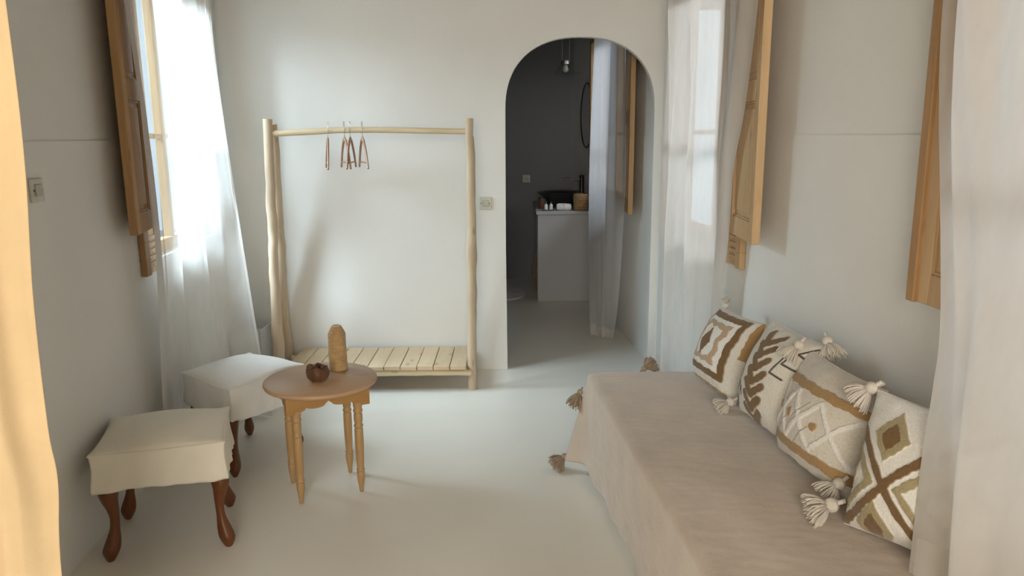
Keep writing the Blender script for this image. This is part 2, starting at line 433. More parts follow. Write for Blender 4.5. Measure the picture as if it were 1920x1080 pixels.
def shutter(label, hinge, free, z0, z1, mat, matp, flip=1, strip=False):
    """panelled leaf between two plan points; room face on the side given by flip"""
    h = Vector((*hinge, 0)); fr = Vector((*free, 0)); d = (fr-h).normalized(); W = (fr-h).length
    n = Vector((d.y, -d.x, 0))*flip
    root = thing('window_shutter', label, 'shutter', (h.x, h.y, z0), 0, None)
    Mx = frame_mat(Vector((0, 0, -z0)), d, n); Mx.translation = Vector((0, 0, -z0))
    T = 0.034; s = 0.058
    bm = bmesh.new()
    H = z1-z0; mid = z0 + H*0.47
    for lo, hi in (((0, -T/2, z0), (s, T/2, z1)), ((W-s, -T/2, z0), (W, T/2, z1)), ((s, -T/2, z0), (W-s, T/2, z0+0.085)), ((s, -T/2, z1-0.08), (W-s, T/2, z1)),
                   ((s, -T/2, mid-0.04), (W-s, T/2, mid+0.045))):
        box(bm, lo, hi, Mx)
    obj('shutter_frame', bm, mat, root, bevel=0.004)
    for (a, b_) in ((z0+0.085, mid-0.04), (mid+0.045, z1-0.08)):
        bm = bmesh.new(); box(bm, (s, -0.006, a), (W-s, 0.006, b_), Mx)
        # raised field and bead moulding
        box(bm, (s+0.028, -0.012, a+0.028), (W-s-0.028, 0.012, b_-0.028), Mx)
        for lo, hi in (((s, -0.012, a), (s+0.008, 0.013, b_)), ((W-s-0.008, -0.012, a), (W-s, 0.013, b_)), ((s+0.008, -0.012, a), (W-s-0.008, 0.013, a+0.008)), ((s+0.008, -0.012, b_-0.008), (W-s-0.008, 0.013, b_))):
            box(bm, lo, hi, Mx)
        obj('shutter_panel', bm, matp, root, bevel=0.003)
    if strip:
        bm = bmesh.new(); box(bm, (W-0.012, -T/2-0.03, z0), (W+0.022, T/2+0.012, z1), Mx); obj('edge_strip', bm, M['pine_dark'], root, bevel=0.003)
    for zz in (z0+0.18, z1-0.2):
        bm = bmesh.new(); tube(bm, [Vector((h.x, h.y, zz-0.03))-root.location - d*0.006, Vector((h.x, h.y, zz+0.03))-root.location - d*0.006], 0.006, 8)
        obj('hinge', bm, M['steel'], root)
    return root
Z1s = 2.35
def offL(y, o): p = Vector((wall_x_left(y), y, 0)) + NL*o; return (p.x, p.y)
def offR(y, o): p = Vector((wall_x_right(y), y, 0)) + NR*o; return (p.x, p.y)
shutter('dark aged pine shutter leaf folded back on the left wall beside the window', offL(3.36, 0.050), offL(3.06, 0.092), 1.115, Z1s, M['pine_dark'], M['pine_dark'], flip=-1)
shutter('light pine panelled shutter leaf beside the middle curtain above the cushions', offR(3.44, 0.055), offR(3.03, 0.115), 1.065, Z1s, M['pine'], M['pine'], flip=1)
shutter('pine shutter leaf at the right, half hidden behind the nearest curtain', offR(1.88, 0.055), offR(2.055, 0.055), 1.045, Z1s, M['pine'], M['pine'], flip=-1, strip=True)
shutter('pine shutter leaf seen through the arch beside the bathroom window', offR(5.58, 0.03), offR(5.16, 0.095), 0.97, Z1s, M['pine_dark'], M['pine'], flip=1)

# ------------------------------------------------------------------ curtains
def curtain(name, label, left, right, folds, amp, mat, group=None, seed=1, hem_wave=0.01, amp_bot=None, phase=0.0, nz=70, nx=170, outw=None, mid=None):
    """left/right: control points top->bottom of the two side edges"""
    r = np.random.default_rng(seed)
    Lp = np.array(smoothpath(left, nz)); Rp = np.array(smoothpath(right, nz))
    Mp = np.array(smoothpath(mid, nz)) if mid is not None else (Lp+Rp)/2
    V = np.zeros((nz, nx, 3))
    u = np.linspace(0, 1, nx)
    k1, k2, k3 = r.uniform(0.3, 1.2, 3)
    amp_bot = amp if amp_bot is None else amp_bot
    for i in range(nz):
        t = i/(nz-1)
        U_ = u[:, None]; B = 2*Mp[i]-0.5*Lp[i]-0.5*Rp[i]
        base = Lp[i][None]*(1-U_)**2 + 2*U_*(1-U_)*B[None] + Rp[i][None]*U_**2
        dd = Rp[i]-Lp[i]; dd[2] = 0; dd /= (np.linalg.norm(dd)+1e-9)
        nn_ = np.array([-dd[1], dd[0], 0])
        a = amp*(1-t)+amp_bot*t
        env = np.minimum(1, np.minimum(u, 1-u)*8)*0.8+0.2
        uu = u + 0.035*np.sin(2*math.pi*(u*1.3+k1+0.35*t)) + 0.02*np.sin(2*math.pi*(u*2.7+k2-0.4*t))
        w = np.sin(2*math.pi*(folds*uu+phase+0.25*np.sin(2.2*t+k3*3))) + 0.35*np.sin(2*math.pi*(folds*2.3*uu+k2+0.5*t)) + 0.18*np.sin(2*math.pi*(folds*4.1*uu+k1-0.8*t))
        V[i] = base + nn_[None]*(a*env*w)[:, None]
        V[i, :, 2] += hem_wave*t*np.sin(2*math.pi*(1.6*u+k1))
    V[:, :, 2] = np.maximum(V[:, :, 2], 0.006)
    o = grid_mesh(name, V, mat)
    # hem: a narrow doubled band along bottom and side edges
    hb = []
    def strip(P, Q):
        hb.append(np.stack([P, Q], 0))
    o.modifiers.new('subd', 'SUBSURF').levels = 0
    tag(o, label, 'curtain', group)
    off = np.array([0.0, -0.0015, 0.0])
    bot = V[-4:, :, :] + off
    h = grid_mesh('hem', bot.copy(), M['sheer_thick'] if mat != M['ochre'] else mat, o)
    sl = V[:, 0:(24 if mat == M['sheer'] else 4), :] + off
    h2 = grid_mesh('hem', sl.copy(), M['muslin'] if mat != M['ochre'] else mat, o)
    sr = V[:, (-34 if mat == M['voile'] else -4):, :] + off
    h3 = grid_mesh('hem', sr.copy(), M['sheer_thick'] if mat != M['ochre'] else mat, o)
    return o
curtain('curtain', 'white sheer curtain over the left wall window, trailing behind the far stool',
        [(-1.50, 3.08, 2.48), (-1.497, 3.111, 2.028), (-1.501, 3.163, 1.628), (-1.503, 3.18, 1.239), (-1.53, 3.20, 0.8), (-1.56, 3.22, 0.40), (-1.585, 3.25, 0.012)],
        [(-1.66, 4.50, 2.48), (-1.663, 4.468, 2.114), (-1.641, 4.446, 1.735), (-1.585, 4.375, 1.288), (-1.463, 4.129, 0.865), (-1.36, 3.93, 0.5), (-1.31, 3.93, 0.012)],
        3.4, 0.024, M['sheer'], seed=3, amp_bot=0.02,
        mid=[(-1.61, 3.80, 2.48), (-1.60, 3.80, 1.8), (-1.60, 3.78, 1.2), (-1.61, 3.80, 0.7), (-1.62, 3.84, 0.4), (-1.615, 3.90, 0.012)])
curtain('curtain', 'white sheer curtain on the right wall between the arch and the light pine shutter',
        [(0.90, 4.60, 2.48), (0.894, 4.57, 2.25), (0.890, 4.50, 1.9), (0.887, 4.53, 1.262), (0.887, 4.53, 0.719), (0.893, 4.575, 0.012)],
        [(0.93, 2.98, 2.48), (0.931, 3.02, 2.0), (0.941, 3.146, 1.609), (0.949, 3.276, 1.368), (0.963, 3.349, 1.04), (0.965, 3.40, 0.79), (0.965, 3.43, 0.4), (0.96, 3.45, 0.012)],
        2.8, 0.03, M['voile'], seed=11, amp_bot=0.03, phase=0.3)
curtain('curtain', 'white curtain nearest the viewer at the right, falling onto the daybed',
        [(1.07, 2.0, 2.48), (1.066, 1.979, 1.821), (1.059, 1.938, 1.563), (1.053, 1.896, 1.395), (1.023, 1.779, 1.058), (1.00, 1.74, 0.9), (0.961, 1.684, 0.757), (0.918, 1.609, 0.50)],
        [(1.13, 0.72, 2.48), (1.12, 0.75, 1.8), (1.08, 0.78, 1.2), (1.0, 0.80, 0.50)],
        2.6, 0.034, M['muslin'], seed=23, amp_bot=0.035, phase=0.1)
curtain('curtain', 'narrow white curtain seen through the arch at the bathroom window',
        [(0.662, 6.27, 2.48), (0.662, 6.25, 2.221), (0.630, 6.15, 1.311), (0.600, 5.80, 0.52), (0.592, 5.57, 0.012)],
        [(0.755, 5.24, 2.48), (0.755, 5.22, 2.08), (0.763, 5.14, 1.33), (0.762, 5.20, 0.80), (0.757, 5.30, 0.35), (0.755, 5.50, 0.012)],
        1.4, 0.010, M['sheer_bath'], seed=31, amp_bot=0.03)
curtain('curtain', 'honey-coloured drape hanging at the far left edge, close to the viewer',
        [(-1.46, 1.30, 2.5), (-1.46, 1.30, 1.2), (-1.46, 1.30, 0.012)],
        [(-0.945, 1.5, 2.5), (-0.943, 1.5, 1.756), (-0.947, 1.5, 1.461), (-0.966, 1.5, 1.186), (-0.971, 1.5, 0.912), (-0.965, 1.5, 0.793), (-0.984, 1.5, 0.569), (-0.99, 1.5, 0.012)],
        2.2, 0.02, M['ochre'], seed=5, nx=120)

# ------------------------------------------------------------------ daybed and blanket
def bedx(y): return 0.335 - 0.083*(y-3.22)
bed = thing('daybed', 'low daybed along the right wall, covered by a beige blanket', 'bed', (0.7, 2.0, 0))
def loc(p, root): return Vector(p) - root.location
bm = bmesh.new()
def bed_prism(bm, y0, y1, inset, z0, z1, wx=0.012):
    q = [(bedx(y1)+inset, y1), (wall_x_right(y1)-wx-0.006, y1), (wall_x_right(y0)-wx-0.006, y0), (bedx(y0)+inset, y0)]
    vb = [bm.verts.new(Vector((x, y, z0))-bed.location) for x, y in q]
    vt = [bm.verts.new(Vector((x, y, z1))-bed.location) for x, y in q]
    bm.faces.new(vb[::-1]); bm.faces.new(vt)
    for i in range(4): bm.faces.new((vb[i], vb[(i+1) % 4], vt[(i+1) % 4], vt[i]))
bed_prism(bm, 0.35, 3.24, 0.03, 0.0, 0.28); obj('bed_base', bm, M['mattress'], bed, bevel=0.01)
bm = bmesh.new(); bed_prism(bm, 0.35, 3.262, 0.012, 0.28, 0.455); obj('mattress', bm, M['mattress'], bed, bevel=0.02)
# blanket sheet: rows along the bed, columns from the wall, over the front edge and down
NY, NX = 420, 150
ys = np.linspace(3.238, 0.30, NY)
V = np.zeros((NY, NX, 3))
Rr_ = 0.022; ZT = 0.463; HD = 0.445
def nz3(x, y, s, seed=0): return mnoise.noise(Vector((x*s, y*s, seed)))
for i, y in enumerate(ys):
    xe = bedx(y); xw = wall_x_right(y)-0.022
    topw = xw-(xe+Rr_); arc = Rr_*math.pi/2; tot = topw+arc+HD-Rr_
    dfar = 3.238-y
    # the far hem swings outwards and its lower corner hangs free
    drop = HD - Rr_ - 0.012 - 0.035*math.exp(-((dfar-0.08)/0.10)**2) - 0.008*(0.5+0.5*math.sin(y*5.1+1))
    tot = topw+arc+drop
    for j in range(NX):
        s = tot*j/(NX-1)
        if s < topw:
            x = xw-s; z = ZT; d_ = 0
        elif s < topw+arc:
            a = (s-topw)/Rr_; x = xe+Rr_-Rr_*math.sin(a); z = ZT-Rr_+Rr_*math.cos(a); d_ = 0
        else:
            d_ = s-topw-arc; x = xe; z = ZT-Rr_-d_
        q = d_/HD
        x -= 0.11*q**1.1*math.exp(-(dfar/0.055)**2)
        x -= q*(0.012*math.sin(y*6.3+1.5*q)+0.006*math.sin(y*13.7+1.3+q)+0.010*nz3(0, y, 5, 4)) - 0.008*q
        wr = 0.0030*nz3(x, y, 7)+0.0018*nz3(x*1.5, y*4, 9, 3)+0.0009*nz3(x, y, 40, 9)
        # long soft creases on the top
        wr += 0.004*max(0, 1-abs((y-3.12)+0.25*(x-0.6)-0.02*math.sin(x*14))/0.012)*(1 if s < topw else 0)
        wr += 0.003*max(0, 1-abs((y-2.93)-0.1*(x-0.5)-0.02*math.sin(x*11+1))/0.012)*(1 if s < topw else 0)
        if s < topw: z += wr+0.002
        else: x -= q*(0.010*nz3(d_*0.7+5, y, 6, 2)+0.004*nz3(d_*2+3, y*1.5, 14, 5))
        V[i, j] = (x, y, max(z, 0.008))
bl = grid_mesh('throw_blanket', V, M['blanket'], None, solid=0.005)
tag(bl, 'beige plush blanket with tassels spread over the daybed', 'blanket')

# tassels ------------------------------------------------------------------
def tassel_mesh(seed, length=0.065, spread=0.5, n=70, r=0.0020, head=0.013, hang=Vector((0, 0, -1)), out=Vector((0, 0, 0))):
    rr = random.Random(seed); bm = bmesh.new()
    hang = hang.normalized()
    # woven knot
    bmesh.ops.create_icosphere(bm, subdivisions=3, radius=head)
    for v in bm.verts:
        v.co += v.co.normalized()*0.0022*math.sin(v.co.x*700+v.co.y*500)*math.cos(v.co.z*600)
    tube(bm, [Vector((0, 0, 0))-hang*0.0, -hang*head*1.9], head*0.35, 6)
    side = hang.orthogonal().normalized(); side2 = hang.cross(side)
    for k in range(n):
        a = rr.uniform(0, 2*math.pi); q = math.sqrt(rr.uniform(0, 1))
        o = side*math.cos(a)+side2*math.sin(a)
        L = length*rr.uniform(0.85, 1.1)
        p0 = hang*head*0.6 + o*head*0.6*q
        pts = []
        for i in range(6):
            t = i/5
            pts.append(p0 + hang*L*(t*(1-0.25*q*t)) + o*spread*L*q*(1.3*t-0.55*t*t) + Vector((0, 0, -1))*L*0.25*t*t*q + side*0.0015*math.sin(9*t+k))
        tube(bm, pts, [r, r, r, r*1.05, r*1.1, r*0.9], 4)
    bmesh.ops.recalc_face_normals(bm, faces=bm.faces)
    me = bpy.data.meshes.new('tassel'); bm.to_mesh(me); bm.free()
    return me
def add_tassel(parent, loc_world, seed, mat, hang=(0, 0, -1), **kw):
    me = tassel_mesh(seed, hang=Vector(hang), **kw)
    o = link('tassel', me, mat, parent)
    o.location = Vector(loc_world) - parent.location
    return o
add_tassel(bl, (0.232, 3.245, 0.068), 1, M['tassel_brown'], hang=(-0.65, 0.0, -0.6), length=0.062, spread=0.95, n=110)
add_tassel(bl, (0.302, 3.25, 0.372), 2, M['tassel_brown'], hang=(-0.4, 0.0, -0.85), length=0.065, spread=0.8, n=100)
add_tassel(bl, (0.590, 3.27, 0.474), 3, M['tassel_brown'], hang=(0.6, 0.35, 0.35), length=0.058, spread=0.9, n=100)
add_tassel(bl, (0.96, 3.262, 0.46), 4, M['tassel_brown'], hang=(0.1, 0.6, -0.8), length=0.05, spread=0.5, n=60)

# ------------------------------------------------------------------ cushions
CREAM = np.array([0.74, 0.70, 0.63]); BROWN = np.array([0.20, 0.115, 0.045]); UMBER = np.array([0.20, 0.125, 0.06])
CARAMEL = np.array([0.42, 0.265, 0.12]); TAN = np.array([0.52, 0.38, 0.25]); OLIVE = np.array([0.40, 0.33, 0.19]); CHAR = np.array([0.10, 0.075, 0.055])
WHITE = np.array([0.82, 0.80, 0.76]); NAT = np.array([0.66, 0.61, 0.54])
def sst(d, w=0.006): return np.clip(0.5 - d/w, 0, 1)      # 1 inside (d<0)
def seg_d(u, v, ax, ay, bx, by):
    px, py = u-ax, v-ay; dx, dy = bx-ax, by-ay
    t = np.clip((px*dx+py*dy)/(dx*dx+dy*dy), 0, 1)
    return np.hypot(px-t*dx, py-t*dy)
def poly_d(u, v, pts, closed=False):
    d = np.full_like(u, 9.0)
    seq = list(zip(pts, pts[1:])) + ([(pts[-1], pts[0])] if closed else [])
    for (a, b_) in seq: d = np.minimum(d, seg_d(u, v, *a, *b_))
    return d
class Pat:
    def __init__(s, u, v, base):
        s.u, s.v = u, v; s.c = np.ones(u.shape+(3,))*base; s.h = np.zeros_like(u)
    def put(s, d, col, h):
        m = sst(d); s.c = s.c*(1-m[..., None]) + col*m[..., None]; s.h = s.h*(1-m)+h*m
def diamond(u, v, cx_, cy_, a, b_): return (np.abs(u-cx_)/a + np.abs(v-cy_)/b_ - 1)*min(a, b_)*0.75
def wob(u, v, k=1): return 0.006*np.sin(31*u+5*k)*np.cos(27*v+3*k)+0.003*np.sin(83*u+61*v+k)
def pat1(u, v):
    p = Pat(u, v, CREAM); w = wob(u, v, 1)
    p.put(np.maximum(np.abs(u-0.44)-0.36, np.abs(v-0.56)-0.36), WHITE, 0.0)
    za = 0.030*np.abs(((v*10) % 2)-1)-0.015; zb = 0.030*np.abs(((u*10) % 2)-1)-0.015
    d = np.where((v > 0.30) & (v < 0.84), np.minimum(np.abs(u-0.20-za), np.abs(u-0.68+za))-0.038, 1)
    d2 = np.where((u > 0.16) & (u < 0.72), np.minimum(np.abs(v-0.34-zb), np.abs(v-0.80+zb))-0.034, 1)
    p.put(np.minimum(d, d2)+w, TAN, 0.004)
    p.put(diamond(u, v, 0.43, 0.56, 0.12, 0.20)+w, BROWN, 0.005)
    d = np.minimum(np.where((v > 0.16) & (v < 0.97), np.minimum(np.abs(u-0.05), np.abs(u-0.84)), 1), np.where((u > 0.02) & (u < 0.87), np.minimum(np.abs(v-0.20), np.abs(v-0.93)), 1))-0.040
    p.put(d+w, BROWN, 0.006)
    p.put(np.where(u < 0.93, np.abs(v-0.035)-0.028, 1)+w, CARAMEL, 0.004)
    p.put(np.where(v > 0.5, np.abs(u-0.985)-0.03, 1)+w, CARAMEL, 0.004)
    return p
def pat2(u, v):
    p = Pat(u, v, CREAM); w = wob(u, v, 2)
    for k in range(7):
        vc = 0.03 + k*0.130
        uc = 0.56 - 0.05*max(0, vc-0.35)/0.1*0.5
        d = np.minimum(seg_d(u, v, uc, vc, uc-0.11, vc+0.12), seg_d(u, v, uc, vc, uc+0.11, vc+0.12))-0.037
        p.put(d+w*0.8, UMBER, 0.006)
    for (a, b_, c_) in (((0.74, 0.76), (0.70, 0.58), (0.84, 0.56)), ((0.82, 0.86), (0.76, 0.70), (0.92, 0.68)), ((0.95, 0.94), (0.85, 0.84), (0.97, 0.80)),
                        ((0.12, 0.12), (0.20, 0.34), (0.30, 0.26)), ((0.20, 0.10), (0.30, 0.30), (0.33, 0.22)), ((0.10, 0.46), (0.22, 0.56), (0.16, 0.40))):
        p.put(poly_d(u, v, [a, b_, c_])-0.010, CHAR, 0.003)
    return p
def pat3(u, v):
    p = Pat(u, v, NAT*1.04); w = wob(u, v, 3)
    for i in range(-1, 4):
        x0 = 0.07+0.31*i
        for (a, b_) in (((x0, 0.69), (x0+0.31, 0.24)), ((x0, 0.24), (x0+0.31, 0.69))):
            p.put(seg_d(u, v, *a, *b_)-0.018+w*0.5, WHITE, 0.007)
        if i < 2:
            p.put(seg_d(u, v, x0+0.19, 0.64, x0+0.05, 0.43)-0.006, NAT*0.6, 0.002)
            p.put(seg_d(u, v, x0+0.12, 0.22, x0+0.26, 0.43)-0.006, NAT*0.6, 0.002)
    for x0 in (0.07, 0.38, 0.69):
        p.put(np.hypot((u-x0), (v-0.46)*0.9)-0.036+w, CARAMEL, 0.006)
    p.put(np.abs(v-0.745-0.02*np.sin(u*3.1))-0.043+w, CARAMEL, 0.006); p.put(np.abs(v-0.175)-0.047+w, CARAMEL, 0.006)
    return p
def pat4(u, v):
    p = Pat(u, v, WHITE*0.98); w = wob(u, v, 4)
    cu, cv = 0.37, 0.37
    for (x, y) in ((cu-0.04, cv+0.35), (cu-0.06, cv-0.31)):
        p.put(diamond(u, v, x, y, 0.155, 0.19)+w, OLIVE, 0.005); p.put(diamond(u, v, x, y, 0.085, 0.115)+w, BROWN, 0.006)
    for s_ in (-1, 1):
        x = cu+s_*0.42
        p.put(np.abs(np.abs(u-x)/0.30+np.abs(v-cv)/0.30-1)*0.21-0.030+w, OLIVE, 0.005)
        p.put(np.abs(np.abs(u-x)/0.13+np.abs(v-cv)/0.14-1)*0.095-0.020+w, OLIVE, 0.005)
    bend = 0.025*np.sin((u-cu)*9)
    p.put(np.abs((v-cv)-(u-cu)*1.0-bend)*0.72-0.033+w, BROWN, 0.007)
    p.put(np.abs((v-cv)+(u-cu)*1.0+bend)*0.72-0.033+w, BROWN, 0.007)
    return p
def cushion(label, BL, BR, TL, TR, T, pat, seed, tassels=(), pinch=0.035):
    N = 230
    BL, BR, TL, TR = [np.array(q, float) for q in (BL, BR, TL, TR)]
    base = (BL+BR)/2; cen = (BL+BR+TL+TR)/4
    root = thing('cushion', label, 'cushion', tuple(base), 0, 'tufted cushions along the daybed wall')
    u, v = np.meshgrid(np.linspace(0, 1, N), np.linspace(0, 1, N))
    pu = 0.5 + (u-0.5)*(1 - pinch*2*np.sin(math.pi*v)*0.8)
    pv = 0.5 + (v-0.5)*(1 - pinch*2*np.sin(math.pi*u)*0.8)
    P = (BL[None, None]*((1-pu)*(1-pv))[..., None] + BR*(pu*(1-pv))[..., None] + TL*((1-pu)*pv)[..., None] + TR*(pu*pv)[..., None])
    e1 = (BR+TR-BL-TL); e2 = (TL+TR-BL-BR); n = np.cross(e1, e2); n /= np.linalg.norm(n)   # points to the viewer side
    if n[0] > 0: n = -n
    # profile (fat and low): belly sits slightly below the middle
    vb = v**0.85
    prof = (np.clip(np.sin(math.pi*u), 0, 1)*np.clip(np.sin(math.pi*vb), 0, 1))**0.45
    r = np.random.default_rng(seed); ph = r.uniform(0, 6.28, 8)
    edge = np.clip(1-np.minimum(np.minimum(u, 1-u), np.minimum(v, 1-v))*7, 0, 1)
    wr = 0.0035*np.sin(13*u+9*v+ph[0])*np.sin(7*v+ph[1]) + 0.0045*edge*(np.sin(38*u+ph[2])*np.cos(5*v+ph[3])+np.sin(34*v+ph[4])*np.cos(6*u+ph[5]))*np.clip(prof*3, 0, 1)
    pt = pat(u, v)
    fuzz = r.normal(0, 1, u.shape)
    hh = pt.h + np.where(pt.h > 0.002, 0.0007*fuzz, 0.0)
    front = P + n*((T*0.62*prof + wr + hh*np.clip(prof*4, 0, 1))[..., None])
    back = P - n*((T*0.38*prof**1.2)[..., None])
    idx = np.arange(N*N).reshape(N, N)
    f1 = np.stack([idx[:-1, :-1], idx[:-1, 1:], idx[1:, 1:], idx[1:, :-1]], -1).reshape(-1, 4)
    # back reuses the rim vertices
    bidx = idx + N*N; rim = np.zeros((N, N), bool); rim[0] = rim[-1] = True; rim[:, 0] = rim[:, -1] = True
    bidx = np.where(rim, idx, bidx)
    f2 = np.stack([bidx[:-1, :-1], bidx[1:, :-1], bidx[1:, 1:], bidx[:-1, 1:]], -1).reshape(-1, 4)
    allv = np.concatenate([front.reshape(-1, 3), back.reshape(-1, 3)]) - base
    me = bpy.data.meshes.new('cushion_cover')
    me.from_pydata(allv.tolist(), [], np.concatenate([f1, f2]).tolist()); me.update()
    att = me.color_attributes.new('weave', 'FLOAT_COLOR', 'POINT')
    cols = np.ones((2*N*N, 4), np.float32)
    cols[:N*N, :3] = pt.c.reshape(-1, 3); cols[N*N:, :3] = CREAM
    att.data.foreach_set('color', cols.ravel())
    bmx = bmesh.new(); bmx.from_mesh(me); bmesh.ops.delete(bmx, geom=[vv for vv in bmx.verts if not vv.link_faces], context='VERTS')
    bmesh.ops.recalc_face_normals(bmx, faces=bmx.faces); bmx.to_mesh(me); bmx.free()
    link('cushion_cover', me, M['weave'], root)
    # piped seam around the rim
    bm = bmesh.new()
    rimp = [P[0, k] for k in range(0, N, 6)] + [P[k, -1] for k in range(0, N, 6)] + [P[-1, k] for k in range(N-1, -1, -6)] + [P[k, 0] for k in range(N-1, -1, -6)]
    tube(bm, [Vector(q-base) for q in rimp+[rimp[0]]], 0.0028, 6)
    obj('seam', bm, M['tassel_light'], root, smooth=True)
    for (pos, hang, kw) in tassels:
        o = link('tassel', tassel_mesh(seed*10+len(root.children), hang=Vector(hang), **kw), M['tassel_light'], root)
        o.location = Vector(pos) - root.location
    return root
M['weave'] = mat_attr('tufted_cotton')
tk = dict(length=0.050, spread=1.0, n=130, r=0.0024, head=0.017)
cushion('farthest tufted cushion, brown diamond framed by a brown border', (0.795, 3.13, 0.478), (0.855, 2.78, 0.478), (0.90, 3.17, 0.775), (0.975, 2.82, 0.785), 0.18, pat1, 1,
        [((0.91, 3.16, 0.785), (0.1, 0.1, 1), dict(length=0.032, spread=0.8, n=50, r=0.0026, head=0.012))])
cushion('tufted cushion with a column of dark brown chevrons, second from the far end', (0.865, 2.72, 0.478), (0.93, 2.34, 0.478), (0.975, 2.76, 0.82), (1.035, 2.38, 0.82), 0.20, pat2, 2,
        [((0.825, 2.74, 0.505), (-0.7, 0.1, -0.45), tk), ((1.03, 2.40, 0.835), (0.1, -0.5, -0.6), tk)])
cushion('tufted cushion with caramel bands, white crossed lines and caramel dots', (0.885, 2.37, 0.478), (0.95, 1.97, 0.478), (0.985, 2.42, 0.80), (1.05, 2.03, 0.79), 0.18, pat3, 3,
        [((0.955, 2.445, 0.81), (-0.5, 0.1, -0.75), tk), ((1.01, 2.03, 0.80), (-0.8, 0.25, -0.55), tk), ((0.915, 1.985, 0.535), (-0.7, 0.1, -0.7), tk)])
cushion('nearest tufted cushion, brown cross and olive diamonds, partly behind the curtain', (0.885, 1.87, 0.478), (1.085, 1.56, 0.478), (0.995, 1.97, 0.815), (1.175, 1.66, 0.815), 0.20, pat4, 4,
        [((0.985, 1.99, 0.815), (-0.6, 0.35, -0.6), tk), ((0.86, 1.90, 0.515), (-0.85, 0.15, -0.35), dict(length=0.060, spread=1.0, n=140, r=0.0026, head=0.02))])

# ------------------------------------------------------------------ stools
def cabriole(bm, base, outdir, H, k=1.0):
    """sawn cabriole leg: swelling knee, slim ankle, spade foot; outdir = plan unit vector (diagonal)"""
    o = Vector((*outdir, 0)).normalized(); s = Vector((-o.y, o.x, 0))
    prof = [  # z fraction, centre offset outward, half width
        (0.0, 0.024, 0.012), (0.03, 0.023, 0.018), (0.12, 0.019, 0.030), (0.22, 0.009, 0.027), (0.36, -0.002, 0.018), (0.48, -0.006, 0.0165),
        (0.60, -0.003, 0.021), (0.72, 0.005, 0.028), (0.83, 0.006, 0.035), (0.92, -0.004, 0.034), (1.0, -0.016, 0.030)]
    pts = smoothpath(prof, 30)
    rings = []
    for q in pts:
        z, off, hw_ = q[0]*H, q[1]*k, q[2]
        c = Vector(base) + o*off; hw2 = hw_*0.86
        ring = []
        for (a, b_) in ((1, 0.55), (0.55, 1), (-0.55, 1), (-1, 0.55), (-1, -0.55), (-0.55, -1), (0.55, -1), (1, -0.55)):
            ring.append(bm.verts.new(c + o*hw_*a*0.9 + s*hw2*b_*0.9 + Vector((0, 0, z))))
        rings.append(ring)
    for i in range(len(rings)-1):
        for j in range(8): bm.faces.new((rings[i][j], rings[i][(j+1) % 8], rings[i+1][(j+1) % 8], rings[i+1][j]))
    bm.faces.new(rings[0][::-1]); bm.faces.new(rings[-1])
